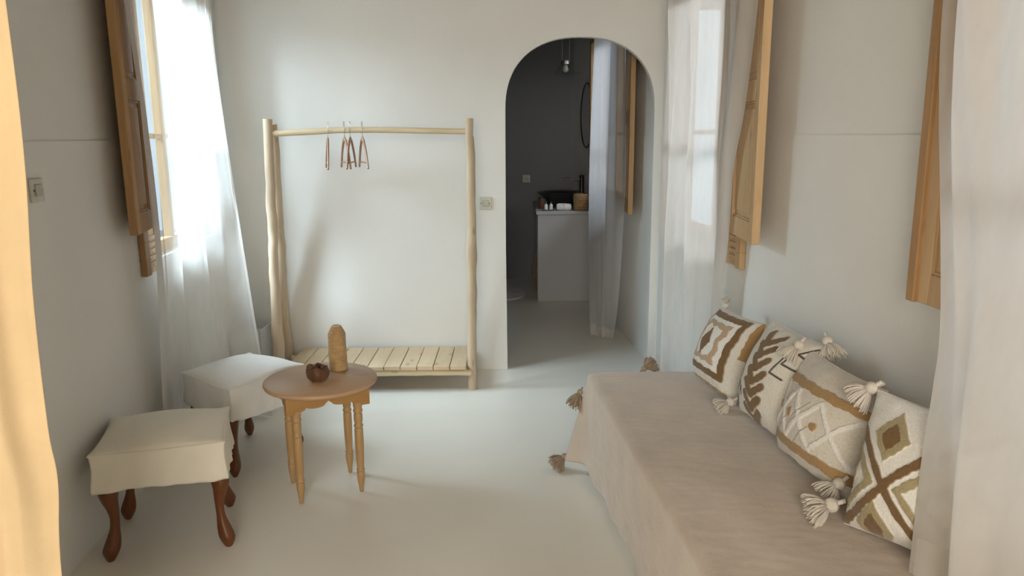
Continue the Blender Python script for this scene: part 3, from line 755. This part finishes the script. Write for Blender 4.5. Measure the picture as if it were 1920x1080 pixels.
def stool(label, Q, zt, drop, mat, seed, feet, lift=0.05, flare=0.015, ear=0.02):
    """Q: four plan corners (FL, FR, BR, BL) of the seat"""
    Q = [np.array(q, float) for q in Q]; c = sum(Q)/4
    root = thing('stool', label, 'stool', (c[0], c[1], 0), 0, 'slipcovered stools')
    Q = [q-c for q in Q]
    r = np.random.default_rng(seed); ph = r.uniform(0, 6.28, 10)
    # slipcover: one sheet, inner grid = top, outer rings = skirt
    n = 60
    u, v = np.meshgrid(np.linspace(0, 1, n), np.linspace(0, 1, n))
    pin = 0.018
    pu = 0.5+(u-0.5)*(1-pin*2*np.sin(math.pi*v)); pv = 0.5+(v-0.5)*(1-pin*2*np.sin(math.pi*u))
    P = Q[0]*((1-pu)*(1-pv))[..., None] + Q[1]*(pu*(1-pv))[..., None] + Q[3]*((1-pu)*pv)[..., None] + Q[2]*(pu*pv)[..., None]
    dome = lift*(np.sin(math.pi*u)*np.sin(math.pi*v))**0.42
    pt_ = 1
    cornr = np.exp(-((np.minimum(u, 1-u)**2+np.minimum(v, 1-v)**2)/0.012))
    z = zt + dome - 0.010*np.sin(math.pi*u)*0 + 0.004*cornr + 0.003*np.sin(9*u+ph[0])*np.sin(8*v+ph[1])
    top = np.concatenate([P, z[..., None]], -1)
    bm = bmesh.new()
    vt = [[bm.verts.new(top[i, j]) for j in range(n)] for i in range(n)]
    for i in range(n-1):
        for j in range(n-1): bm.faces.new((vt[i][j], vt[i][j+1], vt[i+1][j+1], vt[i+1][j]))
    rim = [(0, j) for j in range(n-1)] + [(i, n-1) for i in range(n-1)] + [(n-1, j) for j in range(n-1, 0, -1)] + [(i, 0) for i in range(n-1, 0, -1)]
    m = len(rim); prev = [vt[i][j] for i, j in rim]
    rimco = [Vector(top[i, j]) for i, j in rim]
    K = 14
    for k in range(1, K+1):
        t = k/K; ring = []
        for q, p in enumerate(rimco):
            rad = Vector((p.x, p.y, 0)); L = rad.length; rad.normalize()
            side = q/m*4; fr = side % 1; cw = math.exp(-(min(fr, 1-fr)/0.10)**2)      # near a corner
            out = flare*t*(1-0.8*cw) - 0.006*cw*math.sin(math.pi*min(1, t*1.2))*(1 if t < 0.9 else 0.9) - 0.002*cw*t
            out += (0.0045*math.sin(q*0.23+ph[2])+0.003*math.sin(q*0.61+ph[3]+2*t))*t
            if k <= 2: out += 0.006*(k/2)*0
            zz = p.z - drop*t*(1+0.05*math.sin(q*0.11+ph[4]))
            ring.append(bm.verts.new(Vector((p.x, p.y, zz))+rad*out))
        for q in range(m): bm.faces.new((prev[q], prev[(q+1) % m], ring[(q+1) % m], ring[q]))
        prev = ring
    o = obj('slipcover', bm, mat, root, smooth=True)
    o.modifiers.clear()
    md = o.modifiers.new('thickness', 'SOLIDIFY'); md.thickness = 0.003
    # piping along the top edge
    bm = bmesh.new()
    tube(bm, [p+Vector((0, 0, 0.001)) for p in rimco+[rimco[0]]], 0.0042, 6)
    obj('piping', bm, mat, root, smooth=True)
    # wooden seat frame hidden under the cover
    bm = bmesh.new()
    zf = zt-drop+0.02
    qs = [q*0.84 for q in Q]
    vb = [bm.verts.new((q[0], q[1], zf-0.012)) for q in qs]; vt2 = [bm.verts.new((q[0], q[1], zt-0.03)) for q in qs]
    bm.faces.new(vb[::-1]); bm.faces.new(vt2)
    for i in range(4): bm.faces.new((vb[i], vb[(i+1) % 4], vt2[(i+1) % 4], vt2[i]))
    obj('seat_frame', bm, M['stoolleg'], root, bevel=0.004)
    for f_ in feet:
        f_ = np.array(f_)-c; bm = bmesh.new()
        d = f_/np.linalg.norm(f_)
        cabriole(bm, (f_[0]-d[0]*0.026, f_[1]-d[1]*0.026, 0), d, zf+0.02)
        obj('leg', bm, M['stoolleg'], root, smooth=True)
    return root
stool('cream slipcovered stool nearest the viewer, beside the left wall', [(-1.478, 2.475), (-1.05, 2.60), (-1.165, 2.965), (-1.585, 2.855)], 0.412, 0.135, M['cover'], 1,
      [(-1.462, 2.510), (-1.068, 2.61), (-1.178, 2.925), (-1.555, 2.825)], lift=0.05)
stool('white slipcovered stool behind the round table, near the trailing curtain', [(-1.235, 3.165), (-1.02, 3.565), (-1.35, 3.76), (-1.56, 3.44)], 0.412, 0.15, M['cover_white'], 2,
      [(-1.257, 3.205), (-1.062, 3.556), (-1.358, 3.70), (-1.52, 3.44)], lift=0.05, flare=0.02)

# ------------------------------------------------------------------ round side table
tr_ = math.radians(25)
tab = thing('side_table', 'small round pine table with turned legs and scalloped apron', 'table', (-0.815, 3.09, 0), tr_)
bm = bmesh.new()
prof = [(0.0, 0.4775), (0.224, 0.4775), (0.233, 0.481), (0.2365, 0.488), (0.2355, 0.495), (0.230, 0.500), (0.0, 0.5005)]
lathe(bm, prof, 72); tp = obj('table_top', bm, M['tabletop'], tab, smooth=True)
hx, hy = 0.158, 0.136
def scallop_board(L, z1, dep, T):
    bm = bmesh.new(); n = 60; rows = []
    for i in range(n+1):
        x = -L+2*L*i/n; q = abs(x)/L
        # ogee scallop: deep at the legs, bumps and a point in the middle
        zb = z1 - dep*(1.0 if q > 0.80 else (0.78+0.10*math.sin((0.80-q)*math.pi/0.24) if q > 0.56 else (0.60+0.18*math.sqrt(max(0, 1-((q-0.32)/0.24)**2)) if q > 0.08 else 0.45+0.15*q/0.08)))
        rows.append((x, zb))
    f = [[bm.verts.new((x, s*T/2, z1)) for x, zb in rows] for s in (1, -1)]
    g = [[bm.verts.new((x, s*T/2, zb)) for x, zb in rows] for s in (1, -1)]
    for i in range(n):
        bm.faces.new((f[0][i], f[0][i+1], g[0][i+1], g[0][i])); bm.faces.new((f[1][i+1], f[1][i], g[1][i], g[1][i+1]))
        bm.faces.new((g[0][i], g[0][i+1], g[1][i+1], g[1][i])); bm.faces.new((f[0][i+1], f[0][i], f[1][i], f[1][i+1]))
    for e in (0, n): bm.faces.new((f[0][e], g[0][e], g[1][e], f[1][e]))
    return bm
for (L, px, py, rz) in ((hx+0.012, 0, -hy, 0), (hx+0.012, 0, hy, 0), (hy, -hx, 0, math.pi/2), (hy, hx, 0, math.pi/2)):
    o = obj('apron', scallop_board(L, 0.4778, 0.074, 0.018), M['apron'], tab)
    o.location = (px, py, 0); o.rotation_euler = (0, 0, rz)
legp = [(0.006, 0.0), (0.0085, 0.003), (0.011, 0.03), (0.0165, 0.065), (0.0175, 0.088), (0.0145, 0.094), (0.018, 0.099), (0.018, 0.104), (0.0145, 0.109),
        (0.0165, 0.14), (0.0185, 0.22), (0.0185, 0.285), (0.0155, 0.292), (0.0195, 0.298), (0.0195, 0.304), (0.0155, 0.310), (0.0185, 0.325), (0.0185, 0.352),
        (0.0155, 0.358), (0.0200, 0.365), (0.0200, 0.372), (0.0170, 0.378), (0.0195, 0.392), (0.0195, 0.415)]
for sx in (-1, 1):
    for sy in (-1, 1):
        bm = bmesh.new(); lathe(bm, legp, 24)
        box(bm, (-0.019, -0.019, 0.40), (0.019, 0.019, 0.477))
        o = obj('leg', bm, M['tableleg'], tab, smooth=True); o.location = (sx*0.127, sy*0.105, 0)

# coiled raffia vase
vs = thing('vase', 'tall coiled raffia vase standing on the round table', 'vase', (-0.765, 3.205, 0.5005))
prof = []
H = 0.198; nco = 27
for k in range(nco):
    zc = H*(k+0.5)/nco; t = zc/H
    R_ = 0.0395-0.003*t if t < 0.82 else 0.0370-0.017*((t-0.82)/0.18)**1.1
    for s in (-1, -0.35, 0.35, 1):
        prof.append((R_+0.0042*math.sqrt(1-abs(s)**2*0.95)-0.003, zc+s*H/nco*0.48))
prof = [(0.0, 0.0), (0.034, 0.0)]+prof+[(0.015, H), (0.013, H-0.01), (0.018, H-0.03), (0.030, H*0.7), (0.032, 0.01), (0.0, 0.008)]
bm = bmesh.new(); lathe(bm, prof, 40, wob=lambda r, z, a: r*(1+0.012*math.sin(3*a+z*40)+0.008*math.sin(a*2+z*90)))
obj('vase_body', bm, M['rope'], vs, smooth=True)
bm = bmesh.new(); tube(bm, [(0.0155*math.cos(a), 0.0155*math.sin(a), H) for a in np.linspace(0, 2*math.pi, 25)], 0.003, 6, cap=False)
obj('rim', bm, M['tassel_light'], vs, smooth=True)
# dried pod bowl
pb = thing('bowl', 'small dark brown dried-pod bowl on the round table', 'bowl', (-0.815, 3.05, 0.5005))
prof = [(0.0, 0.0), (0.026, 0.0), (0.036, 0.008), (0.044, 0.022), (0.047, 0.038), (0.044, 0.052), (0.040, 0.060), (0.036, 0.058), (0.038, 0.045), (0.036, 0.025), (0.022, 0.012), (0.0, 0.010)]
bm = bmesh.new()
prof = [tuple(q) for q in smoothpath(prof, 40)]
lathe(bm, [(max(r, 0.0), z) for r, z in prof], 56, wob=lambda r, z, a: r*(1+0.05*math.sin(5*a+z*60)+0.03*math.sin(11*a-z*110)))
for v in bm.verts:
    a = math.atan2(v.co.y, v.co.x)
    if v.co.z > 0.03: v.co.z += 0.006*math.sin(4*a+1)*(v.co.z-0.03)/0.03
    v.co += v.co.normalized()*0.0022*mnoise.noise(v.co*120)
obj('bowl_body', bm, M['pod'], pb, smooth=True)
bm = bmesh.new()
for k, (x, y, z, r) in enumerate(((-0.028, -0.008, 0.058, 0.017), (-0.012, 0.004, 0.050, 0.014), (0.022, 0.010, 0.052, 0.013))):
    ret = bmesh.ops.create_icosphere(bm, subdivisions=4, radius=r)
    for v in ret['verts']:
        v.co += v.co.normalized()*0.004*mnoise.noise(v.co*150+Vector((k, 0, 0))); v.co += Vector((x, y, z))
obj('pod_curl', bm, M['pod'], pb, smooth=True)

# ------------------------------------------------------------------ clothes rack
rk = thing('clothes_rack', 'rustic debarked-log clothes rack with a plank shelf by the back wall', 'clothes rack', (-0.85, 4.5, 0))
def log(name, ctrl, rads, mat, seed, n=40, seg=14, amp=0.0065):
    pts = smoothpath(ctrl, n); rr = smoothpath([(r, 0, 0) for r in rads], n)
    bm = bmesh.new(); tube(bm, [Vector(p)-rk.location for p in pts], [float(q[0]) for q in rr], seg)
    for v in bm.verts: v.co += Vector((mnoise.noise(v.co*9+Vector((seed, 0, 0))), mnoise.noise(v.co*9+Vector((0, seed, 0))), 0))*amp*(1+0.6*math.sin(v.co.z*7+seed))
    return obj(name, bm, mat, rk, smooth=True)
# left pair: front post and rear leg crossing near the top
log('post', [(-1.395, 4.37, 0.0), (-1.396, 4.38, 0.278), (-1.398, 4.39, 0.44), (-1.400, 4.41, 0.757), (-1.395, 4.42, 0.976), (-1.397, 4.44, 1.222), (-1.389, 4.455, 1.605)], [0.034, 0.035, 0.033, 0.029, 0.027, 0.028, 0.028, 0.027], M['log'], 1)
log('post', [(-1.455, 4.745, 0.0), (-1.458, 4.74, 0.195), (-1.461, 4.71, 0.362), (-1.438, 4.66, 0.714), (-1.420, 4.61, 1.05), (-1.398, 4.565, 1.372), (-1.386, 4.52, 1.58)], [0.040, 0.041, 0.039, 0.037, 0.034, 0.030, 0.026], M['log'], 2)
log('post', [(-0.245, 4.395, 0.0), (-0.243, 4.40, 0.3), (-0.239, 4.41, 0.75), (-0.234, 4.42, 1.2), (-0.240, 4.43, 1.60)], [0.026, 0.026, 0.026, 0.025, 0.022], M['log'], 3)
log('post', [(-0.262, 4.74, 0.0), (-0.250, 4.71, 0.4), (-0.240, 4.65, 0.8), (-0.236, 4.55, 1.2), (-0.236, 4.49, 1.50)], [0.023, 0.023, 0.023, 0.022, 0.020], M['log'], 4)
log('rail', [(-1.37, 4.46, 1.525), (-1.15, 4.465, 1.533), (-0.95, 4.465, 1.541), (-0.7, 4.46, 1.539), (-0.5, 4.46, 1.533), (-0.24, 4.455, 1.527)], [0.019, 0.018, 0.017, 0.017, 0.017, 0.016], M['logx'], 5)
log('shelf_bearer', [(-1.40, 4.365, 0.112), (-1.1, 4.36, 0.118), (-0.6, 4.36, 0.118), (-0.25, 4.37, 0.112)], [0.020, 0.022, 0.021, 0.019], M['logx'], 6)
log('shelf_bearer', [(-1.42, 4.70, 0.112), (-1.1, 4.70, 0.115), (-0.6, 4.70, 0.115), (-0.25, 4.70, 0.112)], [0.018, 0.019, 0.019, 0.018], M['logx'], 7)
npk = 11; x0, x1 = -1.355, -0.276; wpl = (x1-x0)/npk
for k in range(npk):
    bm = bmesh.new()
    a = x0+k*wpl; j = random.uniform(-0.004, 0.004)
    box(bm, (a+0.0018-rk.location.x, 4.335+j-rk.location.y, 0.138), (a+wpl-0.0018-rk.location.x, 4.765+j-rk.location.y, 0.162+random.uniform(-0.0015, 0.0015)))
    bmesh.ops.translate(bm, verts=bm.verts, vec=(0, 0, 0))
    o = obj('plank', bm, M['plank'], rk, bevel=0.003)

# hangers: shaped wooden arms, thin bar and steel hook hooked over the rail
def hanger(label, x, yaw, zr, sc=1.0, tilt=0.0):
    # origin at the rail top under the hook bend
    h = thing('coat_hanger', label, 'coat hanger', (x, 4.463, zr), yaw, 'wooden hangers on the rack rail')
    h.rotation_euler = (tilt, 0, yaw)
    bm = bmesh.new()
    # hook (in the hanger's own plane: local x is the long direction)
    pts = [(0.016, 0, -0.012)]
    pts += [(0.021*math.cos(a), 0, 0.0035+0.0195*math.sin(a)) for a in np.linspace(-0.2, math.pi, 12)]
    pts += [(-0.021, 0, -0.012), (-0.012, 0, -0.035), (0, 0, -0.045), (0, 0, -0.075)]
    tube(bm, pts, 0.0016, 6); obj('hook', bm, M['steel'], h, smooth=True)
    bm = bmesh.new()
    for s in (-1, 1):
        arm = smoothpath([(0, 0, -0.072), (s*0.045*sc, 0, -0.092), (s*0.11*sc, 0, -0.155), (s*0.165*sc, 0, -0.238)], 16)
        rings = []
        for i, p in enumerate(arm):
            p = Vector(p); t = (Vector(arm[min(i+1, 15)])-Vector(arm[max(i-1, 0)])).normalized()
            nrm = Vector((-t.z, 0, t.x)); w = 0.012-0.004*i/15; th = 0.0075-0.002*i/15
            rings.append([bm.verts.new(p+nrm*w*math.cos(a)+Vector((0, 1, 0))*th*math.sin(a)) for a in np.linspace(0, 2*math.pi, 11)[:-1]])
        for i in range(15):
            for j in range(10): bm.faces.new((rings[i][j], rings[i][(j+1) % 10], rings[i+1][(j+1) % 10], rings[i+1][j]))
        bm.faces.new(rings[0][::-1]); bm.faces.new(rings[-1])
    obj('shoulder_arms', bm, M['hanger'], h, smooth=True)
    bm = bmesh.new(); tube(bm, [(-0.145*sc, 0, -0.208), (0.145*sc, 0, -0.208)], 0.0042, 8)
    obj('trouser_bar', bm, M['hanger'], h, smooth=True)
    return h
PI2 = math.pi/2
hanger('leftmost wooden hanger on the rail, hanging apart from the other three', -1.050, PI2+0.265, 1.562, tilt=0.07)
hanger('wooden hanger second from the left, swung across its neighbour', -0.958, PI2+0.37, 1.565)
hanger('wooden hanger third from the left, angled towards the rightmost one', -0.925, PI2+0.05, 1.565)
hanger('rightmost wooden hanger on the rail', -0.855, PI2+0.34, 1.565)

# ------------------------------------------------------------------ wall fittings
def socket(label, P, n, cat, name, size=0.078, rocker=True):
    n = Vector(n).normalized(); d = Vector((-n.y, n.x, 0))
    Mx = Matrix((d, n, Vector((0, 0, 1)))).transposed().to_4x4()
    r = thing(name, label, cat, P)
    bm = bmesh.new(); s = size/2
    box(bm, (-s, 0, -s), (s, 0.010, s), Mx); obj('cover_plate', bm, M['plastic'], r, bevel=0.004)
    bm = bmesh.new(); box(bm, (-s*0.52, 0.010, -s*0.5), (s*0.52, 0.015, s*0.5), Mx); obj('rocker', bm, M['plastic_dim'], r, bevel=0.002)
    for q in (-1, 1):
        bm = bmesh.new(); tube(bm, [Mx @ Vector((q*s*0.66, 0.009, 0)), Mx @ Vector((q*s*0.66, 0.0115, 0))], 0.0035, 8); obj('screw', bm, M['bronze'], r)
    return r
socket('ivory light switch on the back wall between the rack and the arch', (-0.162, YB-0.007+0.006, 1.087), (0, -1, 0), 'light switch', 'light_switch')
socket('dim ivory light switch on the left wall beside the honey-coloured drape', Vector((wall_x_left(2.524), 2.524, 1.336))+NL*0.006, NL, 'light switch', 'light_switch')
socket('small power outlet on the dark bathroom wall left of the basin', (0.159, YBB, 1.062), (0, -1, 0), 'power outlet', 'power_outlet')

# white bin in the corner behind the curtain
bn = thing('storage_bin', 'open white bin in the back left corner, half behind curtain and rack post', 'bin', (-1.635, 4.60, 0))
bm = bmesh.new(); W_, D_, H_ = 0.19, 0.22, 0.345; t_ = 0.008
o0 = Vector((-W_/2, -D_/2, 0))
xb0, xb1, yb0, yb1 = -W_/2, W_/2, -D_/2+0.02, D_/2+0.04
box(bm, (xb0, yb0, 0), (xb1, yb1, t_)); box(bm, (xb0, yb0, t_), (xb0+t_, yb1, H_)); box(bm, (xb1-t_, yb0, t_), (xb1, yb1, H_))
box(bm, (xb0+t_, yb0, t_), (xb1-t_, yb0+t_, H_)); box(bm, (xb0+t_, yb1-t_, t_), (xb1-t_, yb1, H_))
obj('bin_body', bm, M['bin'], bn, bevel=0.003)
bm = bmesh.new(); box(bm, (xb0+0.02, yb0+0.02, 0.26), (xb1-0.02, yb1-0.02, 0.268)); obj('inner_tray', bm, M['bin'], bn, bevel=0.002)
ct = thing('carton', 'small white carton lying in the open white bin', 'box', (-1.625, 4.60, 0.2685))
bm = bmesh.new(); box(bm, (-0.06, -0.07, 0), (0.05, 0.06, 0.05)); obj('carton_body', bm, M['towel'], ct, bevel=0.003)
bm = bmesh.new(); box(bm, (-0.055, -0.065, 0.05), (0.045, 0.055, 0.053)); obj('carton_lid', bm, M['bin'], ct)

# ------------------------------------------------------------------ bathroom
van = thing('vanity_counter', 'masonry washbasin counter with a solid end wall, through the arch', 'counter', (0.48, 7.3, 0))
def vb(lo, hi): return (Vector(lo)-van.location, Vector(hi)-van.location)
bm = bmesh.new(); box(bm, *vb((0.235, 6.85, 0), (0.72, 6.95, 0.80))); obj('end_wall', bm, M['counter'], van, bevel=0.006)
bm = bmesh.new(); box(bm, *vb((0.222, 6.84, 0.80), (0.70, 7.995, 0.832)))
for v_ in bm.verts:
    if v_.co.x > 0.1: v_.co.x = wall_x_right(v_.co.y+van.location.y)-0.012-van.location.x
obj('countertop', bm, M['counter'], van, bevel=0.006)
bm = bmesh.new(); box(bm, *vb((0.26, 7.88, 0), (0.64, 7.98, 0.80))); obj('end_wall', bm, M['counter'], van, bevel=0.006)
ZC = 0.8325
bs = thing('vessel_basin', 'dark flared vessel basin on the bathroom counter', 'basin', (0.47, 7.30, ZC))
bm = bmesh.new()
lathe(bm, [(0, 0), (0.10, 0), (0.12, 0.01), (0.15, 0.06), (0.19, 0.115), (0.222, 0.135), (0.225, 0.14), (0.215, 0.142), (0.18, 0.122), (0.14, 0.07), (0.10, 0.025), (0, 0.02)], 48)
obj('basin_bowl', bm, M['dark'], bs, smooth=True)
bm = bmesh.new(); tube(bm, [(0.0, 0, 0.019), (0.0, 0, 0.026)], 0.02, 16); obj('drain', bm, M['steel'], bs, smooth=True)
fa = thing('basin_tap', 'tall dark tap standing behind the vessel basin', 'tap', (0.655, 7.12, ZC))
bm = bmesh.new(); lathe(bm, [(0.028, 0), (0.028, 0.008), (0.022, 0.012), (0.022, 0.30), (0.020, 0.305)], 24); obj('tap_body', bm, M['bronze'], fa, smooth=True)
bm = bmesh.new(); box(bm, (-0.165, -0.014, 0.262), (0.0, 0.014, 0.28)); obj('spout', bm, M['bronze'], fa, bevel=0.003)
bm = bmesh.new(); box(bm, (-0.012, -0.008, 0.305), (0.03, 0.008, 0.315)); obj('tap_lever', bm, M['bronze'], fa, bevel=0.002)
bk = thing('woven_basket', 'small woven basket on the bathroom counter beside the curtain', 'basket', (0.632, 6.945, ZC))
bm = bmesh.new(); prof = [(0, 0), (0.055, 0)]
for k in range(7):
    z = 0.012+k*0.02
    for s in (-1, 0, 1): prof.append((0.058+0.0007*k*2+(0.006 if s == 0 else 0), z+s*0.0085))
prof += [(0.058, 0.148), (0.052, 0.145), (0.05, 0.01), (0, 0.008)]
lathe(bm, prof, 36); obj('basket_body', bm, M['rope_dark'], bk, smooth=True)
for k in range(1, 7):
    bm = bmesh.new(); z = 0.002+k*0.02; R_ = 0.0595+0.0014*k
    tube(bm, [(R_*math.cos(a), R_*math.sin(a), z) for a in np.linspace(0, 2*math.pi, 25)], 0.0022, 6, cap=False); obj('basket_band', bm, M['rope'], bk, smooth=True)
tw = thing('rolled_towel', 'white rolled towel lying before the dark basin', 'towel', (0.478, 6.935, ZC))
bm = bmesh.new()
lathe(bm, [(0, -0.068), (0.024, -0.066), (0.031, -0.05), (0.032, 0.0), (0.031, 0.05), (0.024, 0.066), (0, 0.068)], 28, Matrix.Translation((0, 0, 0.031)) @ Matrix.Rotation(PI2, 4, 'Y'),
      wob=lambda r, z, a: r*(1+0.04*math.sin(3*a+z*30)))
obj('towel_roll', bm, M['towel'], tw, smooth=True)
bm = bmesh.new(); tube(bm, [(0.005, 0.033*math.cos(a), 0.031+0.033*math.sin(a)) for a in np.linspace(0, 2*math.pi, 20)], 0.003, 6, cap=False); obj('tie_band', bm, M['tassel_light'], tw, smooth=True)
for k, (x, y, lab) in enumerate(((0.315, 6.93, 'small pale toiletry bottle, left of the pair in front of the basin'), (0.362, 6.95, 'small pale toiletry bottle, right of the pair beside the rolled towel'))):
    bt = thing('toiletry_bottle', lab, 'bottle', (x, y, ZC), 0, 'toiletry bottles on the counter')
    bm = bmesh.new(); lathe(bm, [(0, 0), (0.015, 0), (0.016, 0.004), (0.016, 0.045), (0.008, 0.055), (0.008, 0.058), (0, 0.058)], 20); obj('bottle_body', bm, M['towel'], bt, smooth=True)
    bm = bmesh.new(); lathe(bm, [(0.009, 0.058), (0.009, 0.075), (0.007, 0.078)], 16); obj('cap', bm, M['dark'], bt, smooth=True)
dt = thing('toiletry_tray', 'small dark tray under the toiletry bottles on the bathroom counter', 'tray', (0.338, 6.94, ZC))
dt.location.z = ZC
bm = bmesh.new(); box(bm, (-0.055, -0.04, -0.0), (0.055, 0.04, 0.004)); obj('tray_plate', bm, M['dark'], dt, bevel=0.001)
bm = bmesh.new()
for lo, hi in (((-0.055, -0.04, 0.004), (0.055, -0.037, 0.010)), ((-0.055, 0.037, 0.004), (0.055, 0.04, 0.010))): box(bm, lo, hi); obj('tray_rim', bm, M['dark'], dt); bm = bmesh.new()
bm.free()
for o in COL.objects:
    if o.name.startswith('toiletry_bottle'): o.location.z = ZC+0.004
db = thing('dark_jar', 'dark lidded jar at the left end of the counter beside the basin', 'jar', (0.285, 7.12, ZC))
bm = bmesh.new(); lathe(bm, [(0, 0), (0.034, 0), (0.036, 0.004), (0.036, 0.085), (0.033, 0.09), (0, 0.09)], 28); obj('jar_body', bm, M['pod'], db, smooth=True)
bm = bmesh.new(); lathe(bm, [(0.037, 0.09), (0.037, 0.10), (0.01, 0.104), (0.008, 0.115), (0, 0.117)], 28); obj('lid', bm, M['dark'], db, smooth=True)
# basket below the counter
ub = thing('storage_basket', 'brown basket standing in the open space below the bathroom counter', 'basket', (0.36, 7.35, 0))
bm = bmesh.new(); prof = [(0, 0), (0.12, 0)]
for k in range(14):
    z = 0.012+k*0.023
    for s in (-1, 0, 1): prof.append((0.125+0.03*math.sin(k/13*math.pi)+(0.006 if s == 0 else 0), z+s*0.0095))
prof += [(0.115, 0.32), (0.11, 0.30), (0.11, 0.02), (0, 0.015)]
lathe(bm, prof, 36); obj('basket_body', bm, M['rope_dark'], ub, smooth=True)
for s in (-1, 1):
    bm = bmesh.new(); tube(bm, [(s*0.125, 0.04*math.cos(a), 0.31+0.05*math.sin(a)) for a in np.linspace(0, math.pi, 10)], 0.006, 8); obj('handle', bm, M['rope'], ub, smooth=True)
# mirror on the right wall
mc = Vector((wall_x_right(7.2), 7.2, 1.68)) + NR*0.014
mr = thing('round_mirror', 'round black-framed mirror on the bathroom wall beside the curtain', 'mirror', mc)
Mm = Matrix((DR, Vector((0, 0, 1)), NR)).transposed().to_4x4()
bm = bmesh.new(); RM = 0.29
lathe(bm, [(0, -0.008), (RM, -0.008), (RM, 0.002), (0, 0.002)], 64, Mm); obj('mirror_glass', bm, M['mirror'], mr, smooth=True)
bm = bmesh.new(); tube(bm, [Mm @ Vector((RM*math.cos(a), RM*math.sin(a), 0)) for a in np.linspace(0, 2*math.pi, 65)], 0.009, 10, cap=False); obj('mirror_frame', bm, M['dark'], mr, smooth=True)
# pendant lamp
pl = thing('pendant_lamp', 'faint glass pendant lamp hanging in the dark bathroom', 'lamp', (0.49, 7.0, 2.03))
bm = bmesh.new()
tube(bm, [(-0.03, 0, 0.12), (-0.03, 0, CEIL-2.03)], 0.0025, 6); tube(bm, [(0.035, 0, 0.12), (0.035, 0, CEIL-2.03)], 0.0025, 6)
obj('cord', bm, M['steel'], pl)
bm = bmesh.new(); lathe(bm, [(0.02, 0.12), (0.04, 0.12), (0.04, 0.09), (0.02, 0.085)], 24); obj('lamp_holder', bm, M['steel'], pl, smooth=True)
bm = bmesh.new(); lathe(bm, [(0.04, 0.09), (0.065, 0.06), (0.10, 0.02), (0.12, 0.0), (0.117, 0.0), (0.097, 0.02), (0.062, 0.06), (0.037, 0.088)], 36)
obj('glass_shade', bm, M['glass'], pl, smooth=True)
bm = bmesh.new(); lathe(bm, [(0, 0.02), (0.022, 0.03), (0.028, 0.05), (0.018, 0.075), (0.012, 0.088)], 20); obj('bulb', bm, M['plastic_dim'], pl, smooth=True)
# bath mat
bmv = bmesh.new()
lathe(bmv, [(0, 0), (0.30, 0), (0.305, 0.006), (0.30, 0.012), (0, 0.014)], 40, Matrix.Diagonal((0.55, 1, 1, 1)))
tag(obj('bath_mat', bmv, M['towel'], None, smooth=True), 'pale bath mat on the dark bathroom floor left of the counter', 'mat').location = (-0.04, 7.22, 0)

# ------------------------------------------------------------------ sub-parts: pieces that belong to a part of their thing
SUB = {'piping': 'slipcover', 'seam': 'cushion_cover', 'screw': 'cover_plate', 'tap_lever': 'tap_body', 'bulb': 'lamp_holder', 'window_pane': 'window_frame'}
for o in list(COL.objects):
    kind = o.name.split('.')[0]
    if kind in SUB and o.parent is not None:
        for q in COL.objects:
            if q.parent is o.parent and q.name.split('.')[0] == SUB[kind]:
                o.parent = q; break
